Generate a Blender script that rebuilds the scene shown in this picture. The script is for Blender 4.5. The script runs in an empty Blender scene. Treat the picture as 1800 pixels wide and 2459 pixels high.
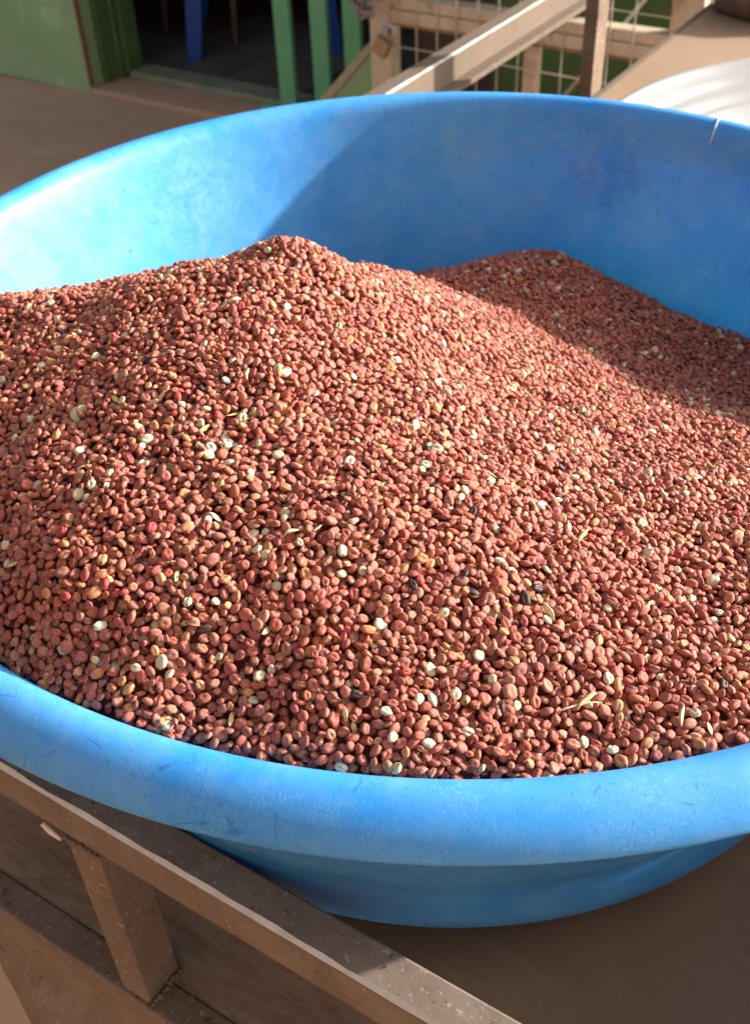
import bpy, bmesh, math, random
import numpy as np
from mathutils import Vector, Matrix, Euler, noise

random.seed(7); rng = np.random.default_rng(7)
C = bpy.context.scene.collection
sc = bpy.context.scene

# ------------------------------------------------------------------ camera, sky, sun, exposure
cam_d = bpy.data.cameras.new('camera'); cam = bpy.data.objects.new('camera', cam_d); C.objects.link(cam)
right = Vector((0.99799, 0.05349, -0.0339)); up = Vector((-0.00871, 0.64606, 0.76324)); back = Vector((0.06273, -0.76141, 0.64523))
M = Matrix((right, up, back)).transposed().to_4x4(); M.translation = Vector((0.0, -0.4904, 0.2728))
cam.matrix_world = M
cam_d.sensor_fit = 'VERTICAL'; cam_d.sensor_height = 24; cam_d.lens = 2601.74 / 2459 * 24
cam_d.clip_start = 0.02; cam_d.clip_end = 300
cam_d.dof.use_dof = True; cam_d.dof.focus_distance = 0.385; cam_d.dof.aperture_fstop = 15
sc.camera = cam

SUN_AZ, SUN_EL = 16.0, 20.5          # azimuth counted from +X towards +Y
w = bpy.data.worlds.new('World'); sc.world = w; w.use_nodes = True
nt = w.node_tree; nt.nodes.clear()
sky = nt.nodes.new('ShaderNodeTexSky'); sky.sky_type = 'NISHITA'; sky.sun_disc = False
sky.sun_elevation = math.radians(SUN_EL); sky.sun_rotation = math.radians(90 - SUN_AZ)
sky.dust_density = 5.0; sky.ozone_density = 0.6
bg = nt.nodes.new('ShaderNodeBackground'); bg.inputs['Strength'].default_value = 0.10
wo = nt.nodes.new('ShaderNodeOutputWorld')
hs_ = nt.nodes.new('ShaderNodeHueSaturation'); hs_.inputs['Saturation'].default_value = .55
nt.links.new(sky.outputs[0], hs_.inputs['Color']); nt.links.new(hs_.outputs[0], bg.inputs[0]); nt.links.new(bg.outputs[0], wo.inputs[0])
sd = bpy.data.lights.new('sun', 'SUN'); sd.energy = 4.3; sd.angle = math.radians(1.3); sd.color = (1.0, 0.93, 0.85)
sun = bpy.data.objects.new('sun', sd); C.objects.link(sun)
sv = Vector((math.cos(math.radians(SUN_AZ)) * math.cos(math.radians(SUN_EL)), math.sin(math.radians(SUN_AZ)) * math.cos(math.radians(SUN_EL)), math.sin(math.radians(SUN_EL))))
sun.rotation_euler = sv.to_track_quat('Z', 'Y').to_euler()
sc.view_settings.view_transform = 'Standard'; sc.view_settings.look = 'None'
sc.view_settings.gamma = 1; sc.view_settings.use_curve_mapping = False
sc.view_settings.exposure = 1.38
sc.cycles.max_bounces = 8; sc.cycles.diffuse_bounces = 5

# ------------------------------------------------------------------ helpers
class N:
    """small helper round a material's node tree"""
    def __init__(s, name):
        s.m = bpy.data.materials.new(name); s.m.use_nodes = True
        s.t = s.m.node_tree; s.b = s.t.nodes['Principled BSDF']
    def n(s, typ, **k):
        x = s.t.nodes.new(typ)
        for a, v in k.items(): setattr(x, a, v)
        return x
    def l(s, a, b): s.t.links.new(a, b)
    def co(s, kind='Object', scale=(1, 1, 1), uv=False):
        tc = s.n('ShaderNodeTexCoord'); mp = s.n('ShaderNodeMapping'); mp.inputs['Scale'].default_value = scale
        s.l(tc.outputs['UV' if uv else kind], mp.inputs[0]); return mp.outputs[0]
    def noise(s, vec, scale, detail=4, rough=0.55, dist=0.0):
        x = s.n('ShaderNodeTexNoise'); x.inputs['Scale'].default_value = scale; x.inputs['Detail'].default_value = detail
        x.inputs['Roughness'].default_value = rough; x.inputs['Distortion'].default_value = dist
        s.l(vec, x.inputs['Vector']); return x.outputs['Fac']
    def ramp(s, fac, stops):
        x = s.n('ShaderNodeValToRGB'); e = x.color_ramp.elements
        while len(e) < len(stops): e.new(0.5)
        for i, (p, c) in enumerate(stops):
            e[i].position = p; e[i].color = (*c, 1) if len(c) == 3 else c
        s.l(fac, x.inputs[0]); return x.outputs[0]
    def thr(s, fac, a, b, to=1.0):
        x = s.n('ShaderNodeMapRange'); x.inputs['From Min'].default_value = a; x.inputs['From Max'].default_value = b
        x.inputs['To Max'].default_value = to; s.l(fac, x.inputs[0]); return x.outputs[0]
    def mul(s, a, b, op='MULTIPLY'):
        x = s.n('ShaderNodeMath', operation=op)
        for i, v in enumerate((a, b)):
            if isinstance(v, (int, float)): x.inputs[i].default_value = v
            else: s.l(v, x.inputs[i])
        return x.outputs[0]
    def mix(s, fac, a, b, blend='MIX'):
        x = s.n('ShaderNodeMix', data_type='RGBA', blend_type=blend)
        for sock, v in ((x.inputs[0], fac), (x.inputs[6], a), (x.inputs[7], b)):
            if isinstance(v, (int, float)): sock.default_value = v
            elif isinstance(v, tuple): sock.default_value = (*v, 1)
            else: s.l(v, sock)
        return x.outputs[2]
    def bump(s, h, strength=0.3, dist=0.001, prev=None):
        x = s.n('ShaderNodeBump'); x.inputs['Strength'].default_value = strength; x.inputs['Distance'].default_value = dist
        s.l(h, x.inputs['Height'])
        if prev is not None: s.l(prev, x.inputs['Normal'])
        return x.outputs[0]
    def done(s, col=None, rough=0.6, normal=None, metal=0.0, spec=0.4):
        if col is not None:
            if isinstance(col, tuple): s.b.inputs['Base Color'].default_value = (*col, 1)
            else: s.l(col, s.b.inputs['Base Color'])
        if isinstance(rough, (int, float)): s.b.inputs['Roughness'].default_value = rough
        else: s.l(rough, s.b.inputs['Roughness'])
        s.b.inputs['Metallic'].default_value = metal; s.b.inputs['Specular IOR Level'].default_value = spec
        if normal is not None: s.l(normal, s.b.inputs['Normal'])
        return s.m

def link(name, me, mats, parent=None, loc=None, rot=None):
    for m in (mats if isinstance(mats, (list, tuple)) else [mats]): me.materials.append(m)
    o = bpy.data.objects.new(name, me); C.objects.link(o)
    if parent is not None: o.parent = parent
    if loc is not None: o.location = loc
    if rot is not None: o.rotation_euler = rot
    return o
def build(name, bm, mats, parent=None, loc=None, rot=None, smooth=False):
    me = bpy.data.meshes.new(name); bm.normal_update(); bm.to_mesh(me); bm.free()
    if smooth: me.shade_smooth()
    return link(name, me, mats, parent, loc, rot)
def tag(o, label=None, cat=None, group=None, kind=None):
    for kx, v in (('label', label), ('category', cat), ('group', group), ('kind', kind)):
        if v: o[kx] = v
    return o
def empty(name, loc=(0, 0, 0), rz=0.0):
    o = bpy.data.objects.new(name, None); C.objects.link(o); o.location = loc; o.rotation_euler = (0, 0, rz)
    o.empty_display_size = 0.02; return o
def box(bm, x0, x1, y0, y1, z0, z1, bev=0.0, mi=0):
    r = bmesh.ops.create_cube(bm, size=1.0)
    for v in r['verts']:
        v.co = Vector((x0 + (v.co.x + .5) * (x1 - x0), y0 + (v.co.y + .5) * (y1 - y0), z0 + (v.co.z + .5) * (z1 - z0)))
    fs = {f for v in r['verts'] for f in v.link_faces}
    for f in fs: f.material_index = mi
    if bev > 0:
        es = list({e for v in r['verts'] for e in v.link_edges})
        bmesh.ops.bevel(bm, geom=es, offset=bev, segments=2, profile=0.6, affect='EDGES')
def boxo(name, dims, mat, parent=None, bev=0.0, **k):
    bm = bmesh.new(); box(bm, *dims, bev=bev); return build(name, bm, mat, parent, **k)
def tube(bm, pts, rad, seg=8, cap=True):
    pts = [Vector(p) for p in pts]; rings = []
    for i, p in enumerate(pts):
        t = (pts[min(i + 1, len(pts) - 1)] - pts[max(i - 1, 0)]).normalized()
        a = t.orthogonal().normalized() if i == 0 else (prev - t * prev.dot(t)).normalized()
        prev = a; b = t.cross(a); rr = rad[i] if isinstance(rad, (list, tuple)) else rad
        rings.append([bm.verts.new(p + a * math.cos(q) * rr + b * math.sin(q) * rr) for q in [2 * math.pi * j / seg for j in range(seg)]])
    for A, B in zip(rings, rings[1:]):
        for j in range(seg): bm.faces.new((A[j], A[(j + 1) % seg], B[(j + 1) % seg], B[j]))
    if cap: bm.faces.new(rings[0][::-1]); bm.faces.new(rings[-1])
def smooth_profile(pts, n=6):
    """Catmull-Rom through (r, z) points"""
    out = []; P = [np.array(p, float) for p in pts]
    P = [2 * P[0] - P[1]] + P + [2 * P[-1] - P[-2]]
    for i in range(1, len(P) - 2):
        for kx in range(n):
            t = kx / n
            out.append(0.5 * ((2 * P[i]) + (P[i + 1] - P[i - 1]) * t + (2 * P[i - 1] - 5 * P[i] + 4 * P[i + 1] - P[i + 2]) * t * t + (3 * P[i] - P[i - 1] - 3 * P[i + 1] + P[i + 2]) * t ** 3))
    out.append(P[-2]); return out
def lathe(name, prof, mat, parent=None, seg=256, wob=0.0, loc=None, rot=None):
    bm = bmesh.new(); uv = bm.loops.layers.uv.new('UVMap'); rings = []; s = 0; L = [0]
    for a, b in zip(prof, prof[1:]): s += math.dist(a, b); L.append(s)
    for r, z in prof:
        if r < 1e-5: rings.append([bm.verts.new((0, 0, z))]); continue
        rings.append([bm.verts.new(((r * (1 + wob * math.sin(2 * q + .6))) * math.cos(q), (r * (1 + wob * math.sin(2 * q + .6))) * math.sin(q), z + wob * .4 * math.sin(3 * q))) for q in [2 * math.pi * j / seg for j in range(seg)]])
    for i, (A, B) in enumerate(zip(rings, rings[1:])):
        for j in range(seg):
            j2 = (j + 1) % seg
            if len(A) == 1 and len(B) == 1: continue
            if len(B) == 1: f = bm.faces.new((A[j], A[j2], B[0])); uu = [(j, i), (j + 1, i), (j + .5, i + 1)]
            elif len(A) == 1: f = bm.faces.new((A[0], B[j2], B[j])); uu = [(j + .5, i), (j + 1, i + 1), (j, i + 1)]
            else: f = bm.faces.new((A[j], A[j2], B[j2], B[j])); uu = [(j, i), (j + 1, i), (j + 1, i + 1), (j, i + 1)]
            for lp, (a, b) in zip(f.loops, uu): lp[uv].uv = (a / seg * 1.7, L[b])
    return build(name, bm, mat, parent, loc, rot, smooth=True)

# everything wooden and metal here is aligned: frame F is the market table's own (x along its near rail, y away)
RZ = math.atan2(-0.48207, 0.87613)
def F(a, b, z=0.0):
    return Vector((0.87613 * a + 0.48207 * b, -0.48207 * a + 0.87613 * b, z))

# ------------------------------------------------------------------ materials
def mat_metal(name, base, dust, rust, scale=1.0, rough=0.62):
    """painted steel tube under brown dust, with grit and rust specks"""
    n = N(name); v = n.co('Object')
    c = n.ramp(n.noise(v, 9 * scale, 6, .6), [(.3, base), (.7, tuple(min(1, x * 1.35) for x in base))])
    c = n.mix(n.thr(n.noise(v, 30 * scale, 6, .7, .5), .46, .66, .75), c, dust)
    c = n.mix(n.thr(n.noise(v, 260 * scale, 3, .7), .60, .68, .7), c, tuple(min(1, x * 1.9) for x in dust))
    c = n.mix(n.thr(n.noise(v, 170 * scale, 4, .7), .61, .66, .85), c, rust)
    nb = n.bump(n.noise(v, 420 * scale, 4, .7), .35, .0006)
    return n.done(c, rough, nb, 0.0, .35)
m_rail = mat_metal('dusty_brown_steel', (.135, .098, .074), (.22, .18, .145), (.05, .03, .02))
m_rail_far = mat_metal('dusty_brown_steel_far', (.12, .085, .06), (.13, .105, .083), (.06, .04, .03), .6, .9)
m_post_dark = mat_metal('brown_painted_post', (.12, .08, .055), (.20, .145, .105), (.05, .03, .02), .6)
n = N('worn_bare_edge'); v = n.co('Object')
c = n.ramp(n.noise(v, 60, 5, .7), [(.30, (.24, .19, .14)), (.40, (.60, .56, .50)), (.7, (.74, .71, .66))])
m_edge = n.done(c, .45, n.bump(n.noise(v, 500, 3), .3, .0004), .25)

n = N('dusty_plywood'); v = n.co('Object', (1, 5, 1)); v1 = n.co('Object')
c = n.ramp(n.noise(v, 7, 8, .65, .8), [(.25, (.16, .11, .08)), (.5, (.25, .18, .13)), (.75, (.34, .26, .19))])
c = n.mix(n.thr(n.noise(v, 16, 8, .85, 1.2), .47, .62, .8), c, (.36, .30, .235))
c = n.mix(n.thr(n.noise(v, 30, 8, .85, 1.0), .56, .66, .75), c, (.075, .05, .035))
c = n.mix(n.thr(n.noise(v1, 5, 5, .6), .55, .7, .5), c, (.10, .055, .04))
m_ply = n.done(c, .7, n.bump(n.noise(v, 60, 6, .7), .5, .001), 0, .3)
n = N('dusty_table_board'); v = n.co('Object'); v2 = n.co('Object', (1, 7, 1))
c = n.ramp(n.noise(v, 5, 6, .6), [(.3, (.24, .155, .10)), (.7, (.33, .23, .155))])
c = n.mix(n.thr(n.noise(v2, 12, 5, .6), .5, .75, .4), c, (.33, .24, .165))
c = n.mix(n.thr(n.noise(v, 180, 3, .6), .6, .7, .5), c, (.42, .31, .22))
m_board = n.done(c, .75, n.bump(n.noise(v, 140, 5, .7), .3, .001), 0, .3)

def mat_plastic(name, ca, cb, cc_, grime=.55, chalk=.42):
    n = N(name); uv = n.co(uv=True); ob = n.co('Object')
    fine = n.co(uv=True, scale=(1, .16, 1))
    c = n.ramp(n.noise(ob, 5.5, 4, .55, .4), [(.30, ca), (.5, cb), (.72, cc_)])
    # faded, chalky cloud patches
    c = n.mix(n.thr(n.noise(ob, 9, 7, .7, .6), .42, .72, chalk), c, (.17, .42, .70))
    c = n.mix(n.thr(n.noise(ob, 90, 5, .7), .45, .7, chalk * .5), c, (.20, .42, .66))
    # brown-grey grime clouds and smears
    c = n.mix(n.thr(n.noise(ob, 7, 8, .72, 1.2), .60, .78, grime), c, (.13, .19, .22))
    # short upright scuffs, pale and deep
    fn2 = n.co(uv=True, scale=(1, .30, 1))
    s1 = n.thr(n.noise(fn2, 2300, 2, .6, .8), .54, .66, 1.0)
    s1 = n.mul(s1, n.thr(n.noise(uv, 38, 6, .8), .44, .66, 1.0))
    c = n.mix(n.mul(s1, .42), c, (.36, .62, .86))
    sd_ = n.thr(n.noise(fn2, 1500, 2, .6, 1.0), .615, .70, 1.0)
    c = n.mix(n.mul(sd_, .55), c, (.01, .16, .46))
    s2 = n.thr(n.noise(uv, 150, 6, .8, 4.0), .67, .71, 1.0)
    c = n.mix(n.mul(s2, .8), c, (.01, .09, .26))
    # long thin scratches: cells of a stretched, wandering Voronoi, broken up by a mask
    s3 = None
    for scv, off, dx in ((22, 14, (1, .4, 1)), (34, 9, (.5, 1, 1))):
        vs = n.co(uv=True, scale=dx)
        wv = n.n('ShaderNodeTexVoronoi', feature='DISTANCE_TO_EDGE'); wv.inputs['Scale'].default_value = scv
        nz = n.n('ShaderNodeTexNoise'); nz.inputs['Scale'].default_value = off; nz.inputs['Detail'].default_value = 4
        vm = n.n('ShaderNodeVectorMath', operation='SCALE'); vm.inputs['Scale'].default_value = .12
        dm = n.n('ShaderNodeVectorMath', operation='ADD'); n.l(vs, nz.inputs['Vector']); n.l(nz.outputs['Color'], vm.inputs[0])
        n.l(vs, dm.inputs[0]); n.l(vm.outputs[0], dm.inputs[1]); n.l(dm.outputs[0], wv.inputs['Vector'])
        q = n.mul(n.thr(wv.outputs['Distance'], .010, .002, 1.0), n.thr(n.noise(uv, 55 + scv, 3, .6), .56, .60, 1.0))
        s3 = q if s3 is None else n.mul(s3, q, 'MAXIMUM')
    c = n.mix(n.mul(s3, .6), c, (.012, .12, .36))
    # grimy smears and rubbed spots on the inner wall
    for (cx, cy, cz), rad, col, k in (((-.216, .169, -.055), .016, (.12, .15, .12), .75), ((-.207, .181, -.049), .010, (.12, .16, .13), .7), ((.123, .248, -.047), .030, (.02, .09, .24), .55), ((.100, .257, -.046), .020, (.03, .12, .30), .5), ((-.072, .276, -.013), .012, (.16, .16, .12), .5), ((.006, .280, -.035), .035, (.16, .36, .50), .4), ((-.169, .216, -.04), .05, (.20, .42, .55), .45)):
        dv = n.n('ShaderNodeVectorMath', operation='DISTANCE'); n.l(ob, dv.inputs[0]); dv.inputs[1].default_value = (cx, cy, cz)
        q = n.mul(n.thr(dv.outputs['Value'], rad, rad * .2, 1.0), n.thr(n.noise(ob, 160 if rad < .02 else 60, 6, .8, 2.0), .42, .62, 1.0))
        c = n.mix(n.mul(q, k), c, col)
    nb = n.bump(n.noise(fn2, 1400, 4, .75, .5), .18, .0004)
    nb = n.bump(s2, .25, .0004, nb)
    r = n.thr(n.noise(ob, 30, 5, .7), .3, .8, .62); r = n.mul(r, .24, 'ADD')
    m = n.done(c, r, nb, 0, .45)
    n.b.inputs['Subsurface Weight'].default_value = 0.10; n.b.inputs['Subsurface Radius'].default_value = (.2, .7, 1.0)
    n.b.inputs['Subsurface Scale'].default_value = .012
    return m
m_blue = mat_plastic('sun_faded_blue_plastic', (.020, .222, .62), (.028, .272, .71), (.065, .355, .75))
m_blue_deep = mat_plastic('unfaded_shaded_blue_plastic', (.010, .14, .40), (.014, .17, .46), (.022, .20, .50), .25, .12)

def mat_grain(name, cols, spot, var=1.0, speck=(.12, .06, .04), rough=.55):
    """cols: ramp of whole-grain tones picked per grain; mottling and a dark germ spot laid in the grain's own space"""
    n = N(name); oi = n.n('ShaderNodeObjectInfo'); tc = n.n('ShaderNodeTexCoord')
    add = n.n('ShaderNodeVectorMath', operation='ADD'); cmb = n.n('ShaderNodeCombineXYZ')
    k1 = n.mul(oi.outputs['Random'], 61.0); n.l(k1, cmb.inputs[0]); n.l(k1, cmb.inputs[1])
    sc_ = n.n('ShaderNodeVectorMath', operation='SCALE'); sc_.inputs['Scale'].default_value = 480
    n.l(tc.outputs['Object'], sc_.inputs[0]); n.l(sc_.outputs[0], add.inputs[0]); n.l(cmb.outputs[0], add.inputs[1]); v = add.outputs[0]
    st = [(i / (len(cols) - 1), c) for i, c in enumerate(cols)]
    c = n.ramp(oi.outputs['Random'], st)
    if rough == .55: c = n.mix(.06, c, (.50, .22, .17))
    c = n.mix(n.thr(n.noise(v, .9, 4, .65), .35, .7, .55 * var), c, tuple(min(1, x) for x in speck))
    c = n.mix(n.thr(n.noise(v, 1.3, 5, .7, .8), .5, .75, .42 * var), c, (.56, .31, .22))
    c = n.mix(n.thr(n.noise(v, 4.5, 4, .7), .62, .7, .6), c, (.06, .022, .015))
    if spot:
        dist = n.n('ShaderNodeVectorMath', operation='DISTANCE'); n.l(tc.outputs['Object'], dist.inputs[0])
        dist.inputs[1].default_value = (.00185, 0.0002, .0004)
        c = n.mix(n.thr(dist.outputs['Value'], .00055, .0003, .85), c, (.03, .015, .012))
    nb = n.bump(n.noise(v, 1.6, 5, .7, .6), .7, .0004)
    return n.done(c, rough, nb, 0, .22)
RED = (.40, .105, .075)
m_red = mat_grain('red_brown_grain', [(.22, .05, .038), (.42, .095, .068), (.30, .095, .078), (.50, .15, .095), (.40, .075, .06), (.46, .19, .12), (.24, .08, .068), (.53, .14, .085), (.33, .13, .10), (.55, .24, .14)], True, 1.0, (.20, .075, .055))
m_tan = mat_grain('tan_orange_grain', [(.52, .25, .11), (.50, .20, .09), (.56, .32, .16), (.44, .22, .11)], True, .8, (.36, .12, .06))
m_cream = mat_grain('cream_grain', [(.58, .50, .33), (.64, .58, .43), (.54, .46, .28), (.64, .56, .38)], True, .18, (.5, .42, .25), .45)
m_crim = mat_grain('crimson_grain', [(.38, .055, .05), (.34, .05, .05), (.42, .08, .06)], False, .5, (.25, .04, .03), .5)
m_black = mat_grain('black_husk', [(.03, .02, .02), (.05, .03, .028), (.07, .04, .035)], False, .3, (.02, .015, .015), .35)
m_chaff = mat_grain('pale_chaff', [(.62, .47, .22), (.66, .55, .33), (.55, .36, .15)], False, .3, (.45, .3, .14), .55)
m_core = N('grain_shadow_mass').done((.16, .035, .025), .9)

# ------------------------------------------------------------------ setting: ground
n = N('reddish_dirt'); v = n.co('Object')
c = n.ramp(n.noise(v, 1.3, 7, .65), [(.3, (.44, .27, .18)), (.55, (.53, .345, .235)), (.75, (.60, .42, .30))])
c = n.mix(n.thr(n.noise(v, 9, 6, .7), .5, .75, .5), c, (.36, .235, .165))
m_dirt = n.done(c, .9, n.bump(n.noise(v, 40, 7, .75), .6, .01), 0, .2)
bm = bmesh.new()
gs = 60
for i in range(gs + 1):
    for j in range(gs + 1):
        f = lambda t: math.copysign(abs(t) ** 2.6, t) * 90
        x, y = f(i / gs * 2 - 1), f(j / gs * 2 - 1) + 1
        z = -0.85 + .012 * noise.noise(Vector((x * 1.7, y * 1.7, 0))) * min(1, 9 / (1 + abs(x) + abs(y)))
        bm.verts.new((x, y, z))
bm.verts.ensure_lookup_table()
for i in range(gs):
    for j in range(gs):
        a = i * (gs + 1) + j; bm.faces.new((bm.verts[a], bm.verts[a + gs + 1], bm.verts[a + gs + 2], bm.verts[a + 1]))
tag(build('ground', bm, m_dirt, smooth=True), kind='structure')

# ------------------------------------------------------------------ shop building (green wall, dark doorway)
def mat_greenwall(name, a, b, rustc):
    n = N(name); v = n.co('Object')
    c = n.ramp(n.noise(v, 3, 6, .6), [(.3, a), (.7, b)])
    c = n.mix(n.thr(n.noise(v, 7, 7, .7, .6), .56, .66, .55), c, tuple(x * 1.5 for x in b))
    c = n.mix(n.thr(n.noise(v, 3.5, 9, .82, 1.5), .56, .64, .8), c, rustc)
    return n.done(c, .6, n.bump(n.noise(v, 60, 5), .3, .002), 0, .35)
m_green = mat_greenwall('green_painted_wall', (.22, .37, .18), (.32, .46, .25), (.40, .31, .19))
m_greend = mat_greenwall('green_painted_frame', (.055, .12, .035), (.09, .17, .055), (.16, .10, .06))
m_bar = mat_greenwall('green_painted_bar', (.12, .36, .17), (.17, .44, .22), (.22, .10, .07))
m_dark = N('dark_inner_wall').done((.045, .035, .03), .8)  # near-black inner walls of the shop
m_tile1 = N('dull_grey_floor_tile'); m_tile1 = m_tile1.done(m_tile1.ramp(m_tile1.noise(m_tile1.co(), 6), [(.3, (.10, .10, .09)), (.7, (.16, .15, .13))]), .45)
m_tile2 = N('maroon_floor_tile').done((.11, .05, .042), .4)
m_sill = N('pale_green_sill'); m_sill = m_sill.done(m_sill.ramp(m_sill.noise(m_sill.co(), 14, 6, .7), [(.35, (.14, .20, .13)), (.7, (.33, .30, .22))]), .7)
shop = tag(empty('shop_building', F(-2.29, 1.93, -.85), RZ), 'green painted shop wall with peeling corner and dark open doorway behind the basin', 'building')
boxo('wall', (-3.2, 0, 0, .20, 0, 2.9), m_green, shop)
# rusty corner bead of the wall
boxo('corner_trim', (.0005, .006, -.004, .012, .02, 2.9), mat_metal('rusty_corner', (.20, .10, .05), (.28, .15, .08), (.08, .04, .02), .5), shop)
boxo('door_frame', (.0065, .022, .055, .115, .02, 2.2), m_greend, shop, .004)
boxo('door_frame', (.0065, .036, .14, .204, .02, 2.2), m_greend, shop, .004)
boxo('threshold', (.04, 1.34, .13, .22, -.02, .03), m_sill, shop, .006)
boxo('step', (.0, 1.34, .0, .129, -.03, .012), m_dirt, shop, .006)
boxo('wall', (1.34, 2.0, .02, .20, 0, 2.9), m_greend, shop)
boxo('wall', (-3.2, 2.0, .201, .32, 2.21, 2.9), m_green, shop)          # lintel band
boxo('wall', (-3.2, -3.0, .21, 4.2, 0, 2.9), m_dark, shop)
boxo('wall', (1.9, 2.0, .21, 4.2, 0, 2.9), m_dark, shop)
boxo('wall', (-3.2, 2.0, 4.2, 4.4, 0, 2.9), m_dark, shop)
boxo('roof', (-3.4, 2.1, -.05, 4.6, 2.9, 2.95), mat_metal('roof_sheet', (.2, .17, .14), (.28, .2, .14), (.1, .06, .04), .2), shop)
tile_me = {}
for kx, mt in ((0, m_tile1), (1, m_tile2)):
    bm = bmesh.new(); box(bm, .004, .296, .004, .296, 0, .012, bev=.0)
    me = bpy.data.meshes.new('floor_tile'); bm.to_mesh(me); bm.free(); me.materials.append(mt); tile_me[kx] = me
for i in range(9):
    for j in range(8):
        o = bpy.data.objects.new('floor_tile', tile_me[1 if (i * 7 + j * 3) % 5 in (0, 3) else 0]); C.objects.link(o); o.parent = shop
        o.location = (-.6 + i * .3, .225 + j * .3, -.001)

# barred gate standing in the doorway
gate = tag(empty('barred_gate', F(-1.66, 2.0, -.85), RZ), 'light green barred gate with chipped paint standing in the dark doorway', 'gate')
for x in (.032, .150, .253, .352):
    bm = bmesh.new(); box(bm, x, x + .052, 0, .018, .02, 1.95, bev=.003); build('bar', bm, m_bar, gate)
boxo('cross_bar', (-.02, .45, -.019, -.001, 1.35, 1.40), m_bar, gate, .003)
boxo('cross_bar', (-.02, .45, -.019, -.001, .02, .045), m_bar, gate, .003)
boxo('cross_bar', (-.02, .45, -.019, -.001, 1.90, 1.95), m_bar, gate, .003)

# blue plastic chair and thin-legged stool inside the shop
m_chair = N('deep_blue_chair_plastic').done((.012, .08, .38), .4)
def plastic_chair(loc, rz, label):
    t = tag(empty('plastic_chair', loc, rz), label, 'chair', 'blue plastic chairs inside the shop')
    for sx in (-1, 1):
        for sy in (-1, 1):
            bm = bmesh.new(); top = Vector((sx * .19, sy * .18, .43)); bot = Vector((sx * .235, sy * .225, 0))
            for p, wd in ((bot, .030), (top, .045)):
                for dx, dy in ((-1, -1), (1, -1), (1, 1), (-1, 1)): bm.verts.new(p + Vector((dx * wd, dy * wd * .7, 0)))
            bm.verts.ensure_lookup_table(); V_ = bm.verts
            for i in range(4): bm.faces.new((V_[i], V_[(i + 1) % 4], V_[4 + (i + 1) % 4], V_[4 + i]))
            bm.faces.new((V_[3], V_[2], V_[1], V_[0])); bm.faces.new(V_[4:8]); build('leg', bm, m_chair, t)
    boxo('seat', (-.23, .23, -.22, .22, .43, .455), m_chair, t, .01)
    boxo('backrest', (-.22, .22, .19, .215, .456, .86), m_chair, t, .008)
    return t
plastic_chair(F(-2.14, 2.62, -.84), RZ + 2.2, 'blue plastic chair with thick leg just inside the dark doorway')
plastic_chair(F(-2.42, 3.5, -.84), RZ + 1.8, 'dim blue plastic chair deepest inside the dark doorway')
t = tag(empty('thin_stool', F(-2.15, 2.72, -.838), RZ), 'thin-legged grey stool standing on the shop floor beside the blue chair', 'stool')
m_grey = N('grey_tube').done((.20, .17, .15), .5)
for sx, sy in ((0, -.25), (0, .25), (-.3, -.25), (-.3, .25)):
    bm = bmesh.new(); tube(bm, [(sx, sy, 0), (sx * .9, sy * .9, .5)], .010, 8); build('leg', bm, m_grey, t, smooth=True)
boxo('seat', (-.32, .03, -.27, .27, .502, .53), m_grey, t, .006)

# ------------------------------------------------------------------ wire cage with padlocked frame
def mat_cream_metal():
    n = N('chipped_cream_paint'); v = n.co('Object')
    c = n.ramp(n.noise(v, 8, 6, .65), [(.3, (.46, .37, .26)), (.7, (.64, .56, .43))])
    c = n.mix(n.thr(n.noise(v, 14, 6, .7, .5), .53, .68, .8), c, (.30, .15, .06))
    c = n.mix(n.thr(n.noise(v, 30, 5, .7), .6, .7, .8), c, (.13, .06, .035))
    return n.done(c, .6, n.bump(n.noise(v, 90, 4), .3, .001), 0, .3)
m_cream_p = mat_cream_metal(); m_wire = N('galvanised_wire').done((.50, .48, .40), .55)
m_orange = mat_metal('orange_rusty_angle', (.42, .20, .06), (.50, .28, .12), (.16, .08, .04), .5)
cage = tag(empty('wire_cage', F(-1.068, 1.6, -.85), RZ), 'cream framed wire mesh cage with rusty rails behind the blue basin', 'cage')
boxo('post', (0, .050, 0, .045, 0, 1.15), m_cream_p, cage, .004)
boxo('post', (.357, .385, .004, .034, .0, .440), m_cream_p, cage, .004)
boxo('post', (.645, .705, .0, .05, 0, 1.15), m_cream_p, cage, .005)
boxo('post', (.715, .745, .06, .10, 0, 1.15), m_cream_p, cage, .005)
boxo('rail', (.051, .644, .002, .040, .470, .492), m_cream_p, cage, .003)
boxo('rail', (.051, .644, .0, .034, .442, .4685), m_cream_p, cage, .003)
boxo('rail', (.051, .644, -.006, .028, .4405, .4415), m_orange, cage)
boxo('rail', (.10, .70, .30, .33, .50, .53), m_cream_p, cage, .003)
boxo('rail', (.051, .644, .002, .04, 1.10, 1.14), m_cream_p, cage, .003)
boxo('rail', (.051, .644, .002, .04, .05, .09), m_cream_p, cage, .003)
boxo('floor_panel', (.0, .74, .07, .55, .02, .04), m_rail_far, cage)
boxo('back_panel', (-.15, 1.2, .46, .48, .05, .42), N('brown_back_board').done((.10, .065, .04), .7), cage)
def wire(p, q, r=.0017):
    bm = bmesh.new(); tube(bm, [p, q], r, 6); build('wire', bm, m_wire, cage, smooth=True)
for i in range(12):
    x = .072 + i * .0465; dx = random.uniform(-.006, .006)
    wire((x, -.004, .10), (x + dx, -.004, 1.10))
for z in (.20, .30, .397, .53, .60, .72):
    wire((.05, -.009, z + .004), (.65, -.009, z + random.uniform(-.008, .008)))
for i in range(7):
    x = .10 + i * .09; wire((x, .44, .06), (x + .01, .44, 1.0), .003)
for z in (.25, .37, .55): wire((.02, .435, z), (.75, .435, z), .003)
wire((.40, .10, .30), (.58, .25, .58), .005)
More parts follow.
